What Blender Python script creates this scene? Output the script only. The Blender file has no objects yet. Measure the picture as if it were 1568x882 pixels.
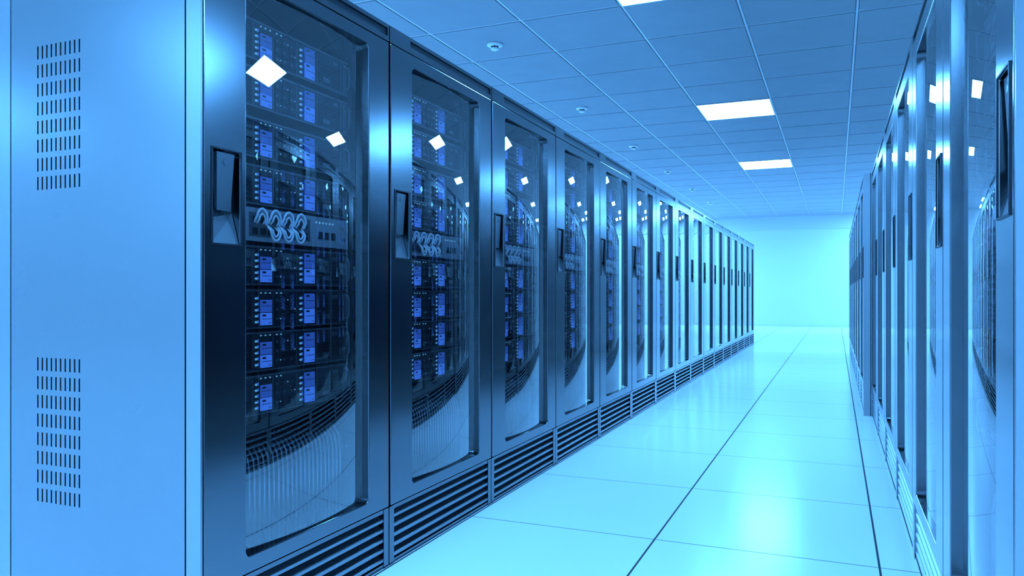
import bpy, bmesh, math
from mathutils import Vector
S=bpy.context.scene
S.view_settings.view_transform='Standard'
S.view_settings.look='None'
COL=S.collection
LT=(0.102,0.42,1.0)   # colour of the room's lamps

# ------------------------------------------------------------ materials
def new_mat(name):
    m=bpy.data.materials.new(name); m.use_nodes=True
    nt=m.node_tree
    return m,nt,nt.nodes['Principled BSDF']
def setp(b,**k):
    for n,v in k.items():
        n={'base':'Base Color','metal':'Metallic','rough':'Roughness','ior':'IOR','ec':'Emission Color','es':'Emission Strength','coat':'Coat Weight','crough':'Coat Roughness'}[n]
        b.inputs[n].default_value=v
def metal(name,c,m,r,noise=0.012,scale=3.0,coat=0.0):
    mt,nt,b=new_mat(name)
    setp(b,base=(c[0],c[1],c[2],1),metal=m,rough=r,coat=coat)
    tc=nt.nodes.new('ShaderNodeTexCoord'); nz=nt.nodes.new('ShaderNodeTexNoise')
    nz.inputs['Scale'].default_value=scale; nz.inputs['Detail'].default_value=1
    nt.links.new(tc.outputs['Object'],nz.inputs['Vector'])
    mr=nt.nodes.new('ShaderNodeMapRange')
    mr.inputs['To Min'].default_value=max(0,r-noise); mr.inputs['To Max'].default_value=r+noise
    nt.links.new(nz.outputs['Fac'],mr.inputs['Value'])
    nt.links.new(mr.outputs['Result'],b.inputs['Roughness'])
    return mt
def emis(name,c,s,sample=False):
    mt,nt,b=new_mat(name)
    setp(b,base=(c[0]*.3,c[1]*.3,c[2]*.3,1),ec=(c[0],c[1],c[2],1),es=s,rough=.4)
    if not sample: mt.cycles.emission_sampling='NONE'
    return mt
def plain_noise(name,c1,c2,rough,scale=3.0,spec=.5,bump=0.0):
    mt,nt,b=new_mat(name)
    tc=nt.nodes.new('ShaderNodeTexCoord'); nz=nt.nodes.new('ShaderNodeTexNoise')
    nz.inputs['Scale'].default_value=scale; nz.inputs['Detail'].default_value=4
    nt.links.new(tc.outputs['Object'],nz.inputs['Vector'])
    cr=nt.nodes.new('ShaderNodeValToRGB')
    cr.color_ramp.elements[0].color=(*c1,1); cr.color_ramp.elements[1].color=(*c2,1)
    nt.links.new(nz.outputs['Fac'],cr.inputs['Fac']); nt.links.new(cr.outputs['Color'],b.inputs['Base Color'])
    b.inputs['Roughness'].default_value=rough
    b.inputs['Specular IOR Level'].default_value=spec
    if bump>0:
        bp=nt.nodes.new('ShaderNodeBump'); bp.inputs['Strength'].default_value=bump; bp.inputs['Distance'].default_value=.002
        n2=nt.nodes.new('ShaderNodeTexNoise'); n2.inputs['Scale'].default_value=120
        nt.links.new(tc.outputs['Object'],n2.inputs['Vector'])
        nt.links.new(n2.outputs['Fac'],bp.inputs['Height']); nt.links.new(bp.outputs['Normal'],b.inputs['Normal'])
    return mt

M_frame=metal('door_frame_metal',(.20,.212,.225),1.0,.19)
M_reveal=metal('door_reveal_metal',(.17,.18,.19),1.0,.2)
M_body =metal('cabinet_painted_metal',(.28,.30,.32),.85,.28)
M_side =metal('side_panel_metal',(.28,.29,.30),.8,.27)
M_edge =metal('side_edge_metal',(.36,.37,.38),.8,.30)
M_dark =metal('dark_interior',(.006,.006,.008),.2,.5)
M_gap  =metal('gap_black',(.003,.003,.004),0,.8)
M_srv  =metal('server_faceplate',(.028,.032,.04),.5,.38)
M_srv2 =metal('server_trim',(.15,.155,.17),.7,.35)
M_vent =metal('server_vent',(.004,.004,.006),.3,.5)
M_sw   =metal('switch_faceplate',(.34,.35,.37),.3,.4)
M_bar  =metal('baffle_bar',(.34,.36,.38),.85,.30)
M_cab  =metal('cable_sheath',(.88,.89,.9),.0,.35)
M_blue =emis('drive_blue',(.045,.19,.85),1.05)
M_blue2=emis('drive_blue_dim',(.03,.12,.6),.75)
M_led  =emis('led_cyan',(.2,.65,1.0),.8)
M_lamp =emis('lamp_diffuser',LT,90.0,True)
M_lampf=metal('lamp_frame',(.7,.7,.7),.2,.4)
M_ceil =plain_noise('ceiling_tile',(.29,.29,.30),(.34,.34,.35),.75,4,.3,.2)
M_tbar =metal('ceiling_tbar',(.55,.55,.56),.0,.4)
M_wall =plain_noise('wall_paint',(.60,.60,.60),(.63,.63,.63),.6,1.5,.3)
M_trim =plain_noise('trim_paint',(.56,.56,.56),(.59,.59,.59),.6,1.5,.3)
M_white=metal('white_plastic',(.75,.75,.75),0,.35)

# glass
M_glass=bpy.data.materials.new('door_glass'); M_glass.use_nodes=True
nt=M_glass.node_tree; nt.nodes.clear()
o=nt.nodes.new('ShaderNodeOutputMaterial'); mx=nt.nodes.new('ShaderNodeMixShader')
tr=nt.nodes.new('ShaderNodeBsdfTransparent'); tr.inputs['Color'].default_value=(.75,.77,.80,1)
gl=nt.nodes.new('ShaderNodeBsdfGlossy'); gl.inputs['Roughness'].default_value=0.0; gl.inputs['Color'].default_value=(.95,.95,.95,1)
lw=nt.nodes.new('ShaderNodeLayerWeight'); lw.inputs['Blend'].default_value=.5
pw=nt.nodes.new('ShaderNodeMath'); pw.operation='POWER'; pw.inputs[1].default_value=3.0
ml=nt.nodes.new('ShaderNodeMath'); ml.operation='MULTIPLY_ADD'; ml.inputs[1].default_value=.68; ml.inputs[2].default_value=.23; ml.use_clamp=True
nt.links.new(lw.outputs['Facing'],pw.inputs[0]); nt.links.new(pw.outputs[0],ml.inputs[0])
nt.links.new(ml.outputs[0],mx.inputs[0]); nt.links.new(tr.outputs[0],mx.inputs[1]); nt.links.new(gl.outputs[0],mx.inputs[2])
nt.links.new(mx.outputs[0],o.inputs[0])

# floor
FX0,FXP,FY0,FYP=-.684,.832,3.11,.893
def floor_mat():
    mt,nt,b=new_mat('raised_floor_tiles')
    N=nt.nodes; L=nt.links
    tc=N.new('ShaderNodeTexCoord'); sp=N.new('ShaderNodeSeparateXYZ'); L.new(tc.outputs['Object'],sp.inputs[0])
    def math_(op,a,bv=None,c=None):
        n=N.new('ShaderNodeMath'); n.operation=op
        for i,v in enumerate((a,bv,c)):
            if v is None: continue
            if isinstance(v,(int,float)): n.inputs[i].default_value=v
            else: L.new(v,n.inputs[i])
        return n.outputs[0]
    def line(sock,o0,p,w):
        a=math_('DIVIDE',math_('SUBTRACT',sock,o0),p)
        f=math_('SUBTRACT',a,math_('ROUND',a))
        return math_('LESS_THAN',math_('MULTIPLY',math_('ABSOLUTE',f),p),w/2)
    lx=line(sp.outputs['X'],FX0,FXP,.008); ly=line(sp.outputs['Y'],FY0,FYP,.0055)
    m1=math_('MAXIMUM',lx,math_('MULTIPLY',ly,.95))
    nz=N.new('ShaderNodeTexNoise'); nz.inputs['Scale'].default_value=1.2; nz.inputs['Detail'].default_value=3
    L.new(tc.outputs['Object'],nz.inputs['Vector'])
    cr=N.new('ShaderNodeValToRGB'); cr.color_ramp.elements[0].color=(.83,.83,.83,1); cr.color_ramp.elements[1].color=(.88,.88,.88,1)
    L.new(nz.outputs['Fac'],cr.inputs['Fac'])
    mix=N.new('ShaderNodeMix'); mix.data_type='RGBA'
    L.new(m1,mix.inputs['Factor']); L.new(cr.outputs['Color'],mix.inputs['A']); mix.inputs['B'].default_value=(.015,.015,.02,1)
    L.new(mix.outputs['Result'],b.inputs['Base Color'])
    rg=N.new('ShaderNodeMapRange'); L.new(m1,rg.inputs['Value']); rg.inputs['To Min'].default_value=.20; rg.inputs['To Max'].default_value=.8
    L.new(rg.outputs['Result'],b.inputs['Roughness'])
    return mt
M_floor=floor_mat()

# ------------------------------------------------------------ mesh helper
class MB:
    def __init__(s): s.v=[];s.f=[];s.m=[];s.mats=[];s.sm=[]
    def mi(s,mat):
        if mat not in s.mats: s.mats.append(mat)
        return s.mats.index(mat)
    def hexa(s,p,mat):
        b=len(s.v); s.v+=p; i=s.mi(mat)
        for f in ((0,3,2,1),(4,5,6,7),(0,1,5,4),(1,2,6,5),(2,3,7,6),(3,0,4,7)):
            s.f.append(tuple(b+k for k in f)); s.m.append(i); s.sm.append(False)
    def box(s,x0,x1,y0,y1,z0,z1,mat):
        s.hexa([(x0,y0,z0),(x1,y0,z0),(x1,y1,z0),(x0,y1,z0),(x0,y0,z1),(x1,y0,z1),(x1,y1,z1),(x0,y1,z1)],mat)
    def face(s,p,mat,sm=False):
        b=len(s.v); s.v+=p; s.f.append(tuple(range(b,b+len(p)))); s.m.append(s.mi(mat)); s.sm.append(sm)
    def tube(s,pts,r,mat,n=8,caps=True):
        i=s.mi(mat); P=[Vector(p) for p in pts]; base=len(s.v); up=None
        for k,p in enumerate(P):
            t=(P[min(k+1,len(P)-1)]-P[max(k-1,0)]).normalized()
            if up is None:
                a=Vector((1,0,0)) if abs(t.x)<.8 else Vector((0,1,0)); up=(a-t*a.dot(t)).normalized()
            else: up=(up-t*up.dot(t)).normalized()
            w=t.cross(up)
            rr=r[k] if isinstance(r,(list,tuple)) else r
            for j in range(n):
                a=2*math.pi*j/n; s.v.append(tuple(p+up*math.cos(a)*rr+w*math.sin(a)*rr))
        for k in range(len(P)-1):
            for j in range(n):
                a=base+k*n+j; b=base+k*n+(j+1)%n
                s.f.append((a,b,b+n,a+n)); s.m.append(i); s.sm.append(True)
        if caps:
            s.f.append(tuple(base+j for j in range(n))[::-1]); s.m.append(i); s.sm.append(False)
            e=base+(len(P)-1)*n
            s.f.append(tuple(e+j for j in range(n))); s.m.append(i); s.sm.append(False)
    def mesh(s,name,sx=1):
        me=bpy.data.meshes.new(name)
        me.from_pydata([(v[0]*sx,v[1],v[2]) for v in s.v],[],[f if sx>0 else f[::-1] for f in s.f])
        for m in s.mats: me.materials.append(m)
        for p,i,sm in zip(me.polygons,s.m,s.sm): p.material_index=i; p.use_smooth=sm
        me.update(); return me
def obj(name,me,loc=(0,0,0),parent=None):
    o=bpy.data.objects.new(name,me); COL.objects.link(o); o.location=loc
    if parent: o.parent=parent
    return o

# ------------------------------------------------------------ cabinet parts (local: x out to aisle, y along row, z up)
W=.91; H=2.0; D=.80
OY0,OY1,OZ0,OZ1=.162,.772,.268,1.887
FT=.038   # door thickness
# body
def build_body():
    b=MB()
    b.box(-D,-.042,.003,.010,.0,H-.062,M_body)       # side near
    b.box(-D,-.042,W-.010,W-.003,.0,H-.062,M_body)   # side far
    b.box(-D,-D+.008,.010,W-.010,.0,H-.062,M_body)   # back
    b.box(-D+.008,-.042,.010,W-.010,.216,.224,M_dark) # bay floor
    # inner liners (dark)
    b.box(-D+.01,-.046,.0105,.013,.224,1.93,M_dark)
    b.box(-D+.01,-.046,W-.013,W-.0105,.224,1.93,M_dark)
    b.box(-.34,-.335,.013,W-.013,.224,1.93,M_dark)
    # front posts beside bay
    b.box(-.10,-.042,.013,.05,.224,1.93,M_dark); b.box(-.10,-.042,W-.05,W-.013,.224,1.93,M_dark)
    # cap with recessed dark strip
    z0,z1=H-.062,H
    b.box(-D,-.03,.003,W-.003,z0,z1,M_body)
    b.box(-.03,-.002,.003,.15,z0,z1,M_frame)
    b.box(-.03,-.002,.15,W-.003,z1-.014,z1,M_frame)
    b.box(-.03,-.002,.15,W-.003,z0,z0+.018,M_frame)
    b.box(-.03,-.002,W-.012,W-.003,z0+.018,z1-.014,M_frame)
    b.box(-.030,-.010,.15,W-.012,z0+.018,z1-.014,M_srv)
    # plinth with louvres
    b.box(-.06,-.004,.003,.035,0,.216,M_frame); b.box(-.06,-.004,W-.035,W-.003,0,.216,M_frame)
    b.box(-.06,-.006,.035,W-.035,.202,.216,M_frame); b.box(-.06,-.006,.035,W-.035,0,.016,M_frame)
    b.box(-.066,-.060,.010,W-.010,0,.216,M_gap)
    n=5
    for i in range(n):
        z=.024+i*.0365; t=.010
        b.hexa([(-.042,.035,z+.016),(-.007,.035,z),(-.007,W-.035,z),(-.042,W-.035,z+.016),
                (-.042,.035,z+.016+t),(-.007,.035,z+t),(-.007,W-.035,z+t),(-.042,W-.035,z+.016+t)],M_body)
    # far mounting rail with holes
    for y0 in (.752,):
        b.box(-.098,-.094,y0,y0+.05,.224,1.93,M_dark)
        for k in range(50):
            z=.26+k*.033
            if k%3==0: b.box(-.094,-.0925,y0+.014,y0+.019,z,z+.006,M_bar)
    return b
# slatted baffle
def build_baffle():
    b=MB()
    y=.10
    while y<.735:
        b.tube([(-.088,y,.232),(-.088,y,.47),(-.094,y,.51),(-.115,y,.54),(-.16,y,.56)],.0045,M_bar,6)
        y+=.0215
    b.box(-.2,-.10,.06,.75,.226,.236,M_srv2)
    b.box(-.205,-.2,.06,.75,.226,.6,M_dark)
    b.box(-.098,-.080,.06,.75,.224,.234,M_srv2)
    return b
SX=-.072
def server(b,z0,z1,kind=0):
    h=z1-z0
    b.box(-.32,SX-.004,.095,.735,z0+.002,z1-.002,M_vent)
    b.box(SX-.004,SX,.09,.742,z0,z1,M_srv)
    b.box(SX,SX+.003,.09,.742,z1-.006,z1,M_srv2)
    b.box(SX,SX+.003,.09,.742,z0,z0+.004,M_srv2)
    # ears and handle loops
    for y in (.10,.715):
        b.box(SX,SX+.002,y,y+.022,z0+.008,z1-.010,M_srv2)
    y=.728
    b.tube([(SX,y,z0+.02),(SX+.013,y,z0+.022),(SX+.018,y,z0+.032),(SX+.018,y,z1-.032),(SX+.013,y,z1-.022),(SX,y,z1-.02)],.0035,M_srv2,6)
    # vertical dividers
    for y in (.265,.355,.465,.57,.70):
        b.box(SX,SX+.002,y,y+.003,z0+.006,z1-.008,M_srv2)
    # LED columns + blue drive blocks
    for (yl,yb0,yb1,zlo,zhi) in ((.278,.300,.348,.07,.74),(.483,.507,.556,.06,.90)):
        for k in range(5):
            zz=z0+h*(.14+.15*k)
            b.box(SX,SX+.0025,yl,yl+.006,zz,zz+.006,M_led)
            b.box(SX,SX+.0022,yl+.009,yl+.013,zz,zz+.008,M_blue)
        n=2
        hh=(zhi-zlo)*h/n
        for k in range(n):
            za=z0+zlo*h+k*hh
            b.box(SX,SX+.0045,yb0,yb1,za+.0012,za+hh-.0012,M_blue if k==0 else M_blue2)
            b.box(SX+.0045,SX+.0055,yb0+.005,yb0+.020,za+hh-.012,za+hh-.006,M_srv)
            b.box(SX+.0045,SX+.0055,yb1-.016,yb1-.005,za+.006,za+.010,M_blue2)
            b.box(SX+.0045,SX+.0052,yb0+.003,yb1-.003,za+hh*.5-.0008,za+hh*.5+.0008,M_srv)
    # vents
    for (a,c) in ((.125,.262),(.580,.695)):
        for k in range(6):
            zz=z0+.012+k*(h-.045)/6
            b.box(SX,SX+.0012,a,c,zz,zz+.008,M_vent)
    # empty drive bays
    for c in range(3):
        for r in range(3):
            y=.363+c*.034; z=z0+.010+r*.029
            b.box(SX,SX+.0035,y,y+.030,z,z+.025,M_srv)
            b.box(SX+.0035,SX+.0045,y+.003,y+.027,z+.003,z+.008,M_vent)
            b.box(SX+.0035,SX+.005,y+.003,y+.012,z+.014,z+.020,M_srv2)
            if (c+r)%3==0: b.box(SX+.0035,SX+.005,y+.022,y+.026,z+.016,z+.019,M_led)
    for y in (.30,.32,.34,.37,.39):
        b.box(SX,SX+.0025,y,y+.005,z1-.013,z1-.0095,M_led)
    b.box(SX+.0012,SX+.003,.60,.64,z0+.02,z0+.035,M_srv2)
    b.box(SX+.0012,SX+.003,.655,.685,z1-.030,z1-.018,M_srv2)
TOPS=[1.82,1.68,1.53,1.39,1.150,1.020,.892,.763]
def build_servers():
    b=MB()
    for t in TOPS: server(b,t-.118,t)
    return b
def build_switch():
    b=MB(); z0,z1=1.163,1.262
    b.box(-.32,SX-.004,.095,.735,z0+.002,z1-.002,M_vent)
    b.box(SX-.004,SX+.004,.09,.742,z0,z1,M_sw)
    b.box(SX+.004,SX+.006,.25,.53,z0+.014,z1-.014,M_srv2)
    for r in range(2):
        for c in range(8):
            y=.262+c*.033; z=z0+.020+r*.034
            b.box(SX+.006,SX+.007,y,y+.022,z,z+.020,M_vent)
    for y in (.575,.61,.645):
        b.box(SX+.004,SX+.0055,y,y+.022,z0+.025,z0+.05,M_vent)
    for k in range(6):
        b.box(SX+.004,SX+.0055,.56+k*.018,.566+k*.018,z1-.022,z1-.016,M_led)
    for y in (.11,.715): b.tube([(SX+.004,y,z0+.03),(SX+.008,y,z0+.03)],.006,M_srv2,8)
    return b
def build_cables():
    b=MB()
    def ring(yc,zc,w,hh,out,a0,a1,r=.0036):
        pts=[]
        for i in range(21):
            a=math.radians(a0+(a1-a0)*i/20)
            e=min(1.0,i/3,(20-i)/3)
            pts.append((SX+.006+out*e, yc-w*math.cos(a), zc+hh*math.sin(a)))
        b.tube(pts,r,M_cab,8)
    for k in range(4):
        ring(.292+k*.060,1.224,.024,.036,.010,-10,195)
        ring(.292+k*.060,1.220,.014,.024,.010,-10,190,.003)
    for k in range(3):
        ring(.345+k*.058,1.206,.024,-.038,.016,-15,190)
        ring(.345+k*.058,1.206,.014,-.026,.016,-10,185,.003)
    return b
def build_glass():
    b=MB(); n=32; y0,y1=OY0-.002,OY1+.002; z0,z1=OZ0-.002,OZ1+.002
    s0,s1=.134,-.116; L=y1-y0
    def X(y):
        u=y-y0; return -.034+s0*u+(s1-s0)*u*u/(2*L)
    base=len(b.v)
    for k in range(n+1):
        y=y0+L*k/n
        b.v+=[(X(y),y,z0),(X(y),y,z1)]
    i=b.mi(M_glass)
    for k in range(n):
        a=base+2*k; b.f.append((a,a+2,a+3,a+1)); b.m.append(i); b.sm.append(True)
    return b
HY0,HY1,HZ0,HZ1=.036,.139,1.142,1.394
def build_handle():
    b=MB()
    # bezel
    t=.004
    b.box(0,.003,HY0-t,HY0,HZ0-t,HZ1+t,M_srv); b.box(0,.003,HY1,HY1+t,HZ0-t,HZ1+t,M_srv)
    b.box(0,.003,HY0,HY1,HZ1,HZ1+t,M_srv); b.box(0,.003,HY0,HY1,HZ0-t,HZ0,M_srv)
    # sloped foot of the pocket
    p=HZ0+.085
    b.hexa([(-.031,HY0+.002,HZ0),(-.004,HY0+.002,HZ0),(-.004,HY1-.002,HZ0),(-.031,HY1-.002,HZ0),
            (-.031,HY0+.002,p-.02),(-.028,HY0+.002,p-.02),(-.028,HY1-.002,p),(-.031,HY1-.002,p)],M_body)
    # lever: tapered plate
    b.hexa([(-.022,HY0+.030,p+.012),(-.014,HY0+.030,p+.005),(-.014,HY1-.022,p+.005),(-.022,HY1-.022,p+.012),
            (-.022,HY0+.022,HZ1-.006),(-.006,HY0+.022,HZ1-.006),(-.006,HY1-.016,HZ1-.006),(-.022,HY1-.016,HZ1-.006)],M_body)
    b.box(-.030,-.022,HY0+.04,HY1-.04,p+.03,HZ1-.02,M_dark)
    b.tube([(-.012,(HY0+HY1)/2+.004,HZ1-.03),(-.005,(HY0+HY1)/2+.004,HZ1-.03)],.008,M_srv2,12)
    return b
# door frame via boolean + bevel
def rr(y0,y1,z0,z1,r,n=6):
    P=[]
    for (cy,cz,a0) in ((y1-r,z1-r,0),(y0+r,z1-r,90),(y0+r,z0+r,180),(y1-r,z0+r,270)):
        for k in range(n+1):
            a=math.radians(a0+90*k/n); P.append((cy+r*math.cos(a),cz+r*math.sin(a)))
    return P
def prism(P,x0,x1):
    b=MB(); n=len(P); b.v=[(x0,y,z) for y,z in P]+[(x1,y,z) for y,z in P]
    b.f=[tuple(range(n))[::-1],tuple(range(n,2*n))]+[(i,(i+1)%n,n+(i+1)%n,n+i) for i in range(n)]
    b.m=[0]*len(b.f); b.sm=[False]*len(b.f); b.mats=[M_frame]; return b
def build_frame():
    a=obj('tmp_a',prism(rr(.007,W-.007,.222,H-.066,.004,2),-FT,0).mesh('a'))
    c=obj('tmp_b',prism(rr(OY0,OY1,OZ0,OZ1,.018),-.2,.2).mesh('b'))
    d=obj('tmp_c',prism(rr(HY0,HY1,HZ0,HZ1,.004,2),-.032,.2).mesh('c'))
    for o in (c,d):
        m=a.modifiers.new('b','BOOLEAN'); m.object=o; m.operation='DIFFERENCE'; m.solver='EXACT'
    m=a.modifiers.new('bev','BEVEL'); m.width=.0035; m.segments=2; m.limit_method='ANGLE'; m.angle_limit=math.radians(50)
    dg=bpy.context.evaluated_depsgraph_get(); dg.update()
    me=bpy.data.meshes.new_from_object(a.evaluated_get(dg))
    for o in (a,c,d): bpy.data.objects.remove(o)
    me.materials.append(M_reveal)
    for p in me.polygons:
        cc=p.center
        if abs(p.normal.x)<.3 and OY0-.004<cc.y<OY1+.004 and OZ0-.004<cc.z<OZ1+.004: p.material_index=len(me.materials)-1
    return me
fr=build_frame(); fr.name='door_frame'
fr2=fr.copy()
bm=bmesh.new(); bm.from_mesh(fr2)
for v in bm.verts: v.co.x*=-1
bmesh.ops.reverse_faces(bm,faces=bm.faces); bm.to_mesh(fr2); bm.free()
# end side panel with slotted vents
def build_side():
    b=MB(); z0,z1=0.0,H
    yF=-.004
    b.box(-.0505,-.001,yF,.003,z0,z1,M_edge)
    b.box(-D,-.7445,yF,.003,z0,z1,M_edge)
    # backing seen through gaps/slots
    b.box(-.76,-.03,.0005,.0028,z0,z1-.001,M_gap)
    xs=[-.7395]; zs=[.0]
    cols=[(-.6260+i*.0192,-.6260+i*.0192+.0056) for i in range(10)]
    def rows(top,n=8,p=.0544,hh=.038): return [(top-i*p-hh,top-i*p) for i in range(n)]
    R=sorted(rows(1.727)+rows(.821))
    for a,c in cols: xs+=[a,c]
    xs+=[-.0555]
    for a,c in R: zs+=[a,c]
    zs+=[H]
    for i in range(len(xs)-1):
        for j in range(len(zs)-1):
            if i%2==1 and j%2==1 : continue
            b.face([(xs[i],yF,zs[j]),(xs[i+1],yF,zs[j]),(xs[i+1],yF,zs[j+1]),(xs[i],yF,zs[j+1])],M_side)
    return b
parts={}
for sx in (1,-1):
    parts[sx]=dict(body=build_body().mesh('cabinet_body',sx),baffle=build_baffle().mesh('slatted_baffle',sx),
      servers=build_servers().mesh('server_units',sx),switch=build_switch().mesh('network_switch',sx),
      cables=build_cables().mesh('patch_cables',sx),glass=build_glass().mesh('glass_pane',sx),
      handle=build_handle().mesh('door_handle',sx),frame=fr if sx>0 else fr2,side=build_side().mesh('side_panel',sx))
def cabinet(x,y,sx,end=False):
    P=parts[sx]
    o=obj('server_cabinet',P['body'],(x,y,0))
    obj('door_frame',P['frame'],parent=o); obj('glass_pane',P['glass'],parent=o)
    obj('server_units',P['servers'],parent=o); obj('network_switch',P['switch'],parent=o)
    obj('patch_cables',P['cables'],parent=o); obj('slatted_baffle',P['baffle'],parent=o)
    obj('door_handle',P['handle'],parent=o)
    if end: obj('side_panel',P['side'],parent=o)
XL=-1.518
for i in range(16): cabinet(XL,1.515+i*W,1,i==0)
for i in range(6): cabinet(.27,1.475+i*W,-1,i==0)
for i in range(8): cabinet(.21,1.475+.006+(6+i)*W,-1,i==0)

# ------------------------------------------------------------ room
RX0,RX1,RY0,RY1,RZ=-11.435,7.365,-9.0,25.0,3.391
b=MB(); b.box(RX0-.1,RX1+.1,RY0-.1,RY1+.1,-.1,0,M_floor); obj('floor',b.mesh('floor'))
b=MB(); b.box(RX0-.1,RX1+.1,RY1,RY1+.1,0,RZ+.1,M_wall); obj('wall_back',b.mesh('wall_back'))
b=MB(); b.box(RX0-.1,RX1+.1,RY0-.1,RY0,0,RZ+.1,M_wall); obj('wall_front',b.mesh('wall_front'))
b=MB(); b.box(RX0-.1,RX0,RY0,RY1,0,RZ+.1,M_wall); obj('wall_left',b.mesh('wall_left'))
b=MB(); b.box(RX1,RX1+.1,RY0,RY1,0,RZ+.1,M_wall); obj('wall_right',b.mesh('wall_right'))
b=MB(); b.box(RX0,RX1,RY1-.05,RY1,2.98,RZ,M_trim); obj('trim_1',b.mesh('trim_1'))
b=MB(); b.box(RX0,RX1,RY1-.015,RY1,0,.06,M_trim); obj('baseboard_back',b.mesh('baseboard_back'))
# ceiling: slab, tiles, T-bars
GX0,GPX,GY0,GPY=-1.635,.9,9.8,.905
lights=[]
for cx in (-2,-1,0,1):
    for cy in range(-4,4):
        if cx==0 and cy>1: continue  # side columns run on: unseen far panels added to light the back wall
        X=GX0+cx*5*GPX; Y=GY0+cy*5*GPY
        if Y<RY0+.3 or Y+1>RY1: continue
        lights.append((X,Y))
for i in (-4,3):  # extra panels, hidden behind the rows, added to brighten the back wall
    for j in (13,15): lights.append((GX0+i*GPX,GY0+j*GPY))
b=MB()
b.box(RX0-.1,RX1+.1,RY0-.1,RY1+.1,RZ+.012,RZ+.1,M_ceil)
nx0=math.floor((RX0-GX0)/GPX); nx1=math.ceil((RX1-GX0)/GPX)
ny0=math.floor((RY0-GY0)/GPY); ny1=math.ceil((RY1-GY0)/GPY)
for i in range(nx0,nx1):
    for j in range(ny0,ny1):
        x0=max(RX0,GX0+i*GPX+.016); x1=min(RX1,GX0+(i+1)*GPX-.016); y0=max(RY0,GY0+j*GPY+.016); y1=min(RY1,GY0+(j+1)*GPY-.016)
        if x1-x0<.02 or y1-y0<.02: continue
        b.box(x0,x1,y0,y1,RZ,RZ+.012,M_ceil)
for i in range(nx0,nx1+1):
    x=GX0+i*GPX
    if RX0<x<RX1: b.box(x-.009,x+.009,RY0,RY1,RZ+.004,RZ+.012,M_tbar)
for j in range(ny0,ny1+1):
    y=GY0+j*GPY
    if RY0<y<RY1: b.box(RX0,RX1,y-.009,y+.009,RZ+.005,RZ+.012,M_tbar)
obj('ceiling',b.mesh('ceiling'))
b=MB(); e=.016; w=GPX; l=GPY
b.face([(e,e,-.004),(e,l-e,-.004),(w-e,l-e,-.004),(w-e,e,-.004)],M_lamp)
b.box(0,w,0,e,-.008,.0,M_lampf); b.box(0,w,l-e,l,-.008,0,M_lampf); b.box(0,e,e,l-e,-.008,0,M_lampf); b.box(w-e,w,e,l-e,-.008,0,M_lampf)
lm=b.mesh('ceiling_light_panel')
for X,Y in lights: obj('ceiling_light_panel',lm,(X,Y,RZ))  # also places the unseen panels added for back-wall light
# smoke detectors
b=MB()
b.tube([(0,0,0),(0,0,-.012),(0,0,-.020),(0,0,-.024)],[.075,.075,.066,.05],M_white,28)
b.tube([(0,0,-.022),(0,0,-.036),(0,0,-.040)],[.036,.036,.028],M_dark,20)
b.tube([(0,0,-.040),(0,0,-.052),(0,0,-.060)],[.042,.038,.02],M_white,20)
for k in range(8):
    a=2*math.pi*k/8; c,s_=math.cos(a)*.038,math.sin(a)*.038
    b.tube([(c,s_,-.022),(c,s_,-.042)],.003,M_white,6)
sd=b.mesh('smoke_detector')
for k in range(6): obj('smoke_detector',sd,(-3.0,6.655+k*2.72,RZ))

# ------------------------------------------------------------ camera / world
w=bpy.data.worlds.new('world'); S.world=w; w.use_nodes=True
w.node_tree.nodes['Background'].inputs[0].default_value=(.01,.03,.08,1)
cam=bpy.data.cameras.new('camera'); co=bpy.data.objects.new('camera',cam); COL.objects.link(co)
co.location=(0,0,1.006); co.rotation_euler=(math.pi/2,0,math.radians(22.97))
cam.sensor_width=36; cam.lens=36*1170/1568; cam.shift_y=9/1568; cam.clip_start=.02
S.camera=co
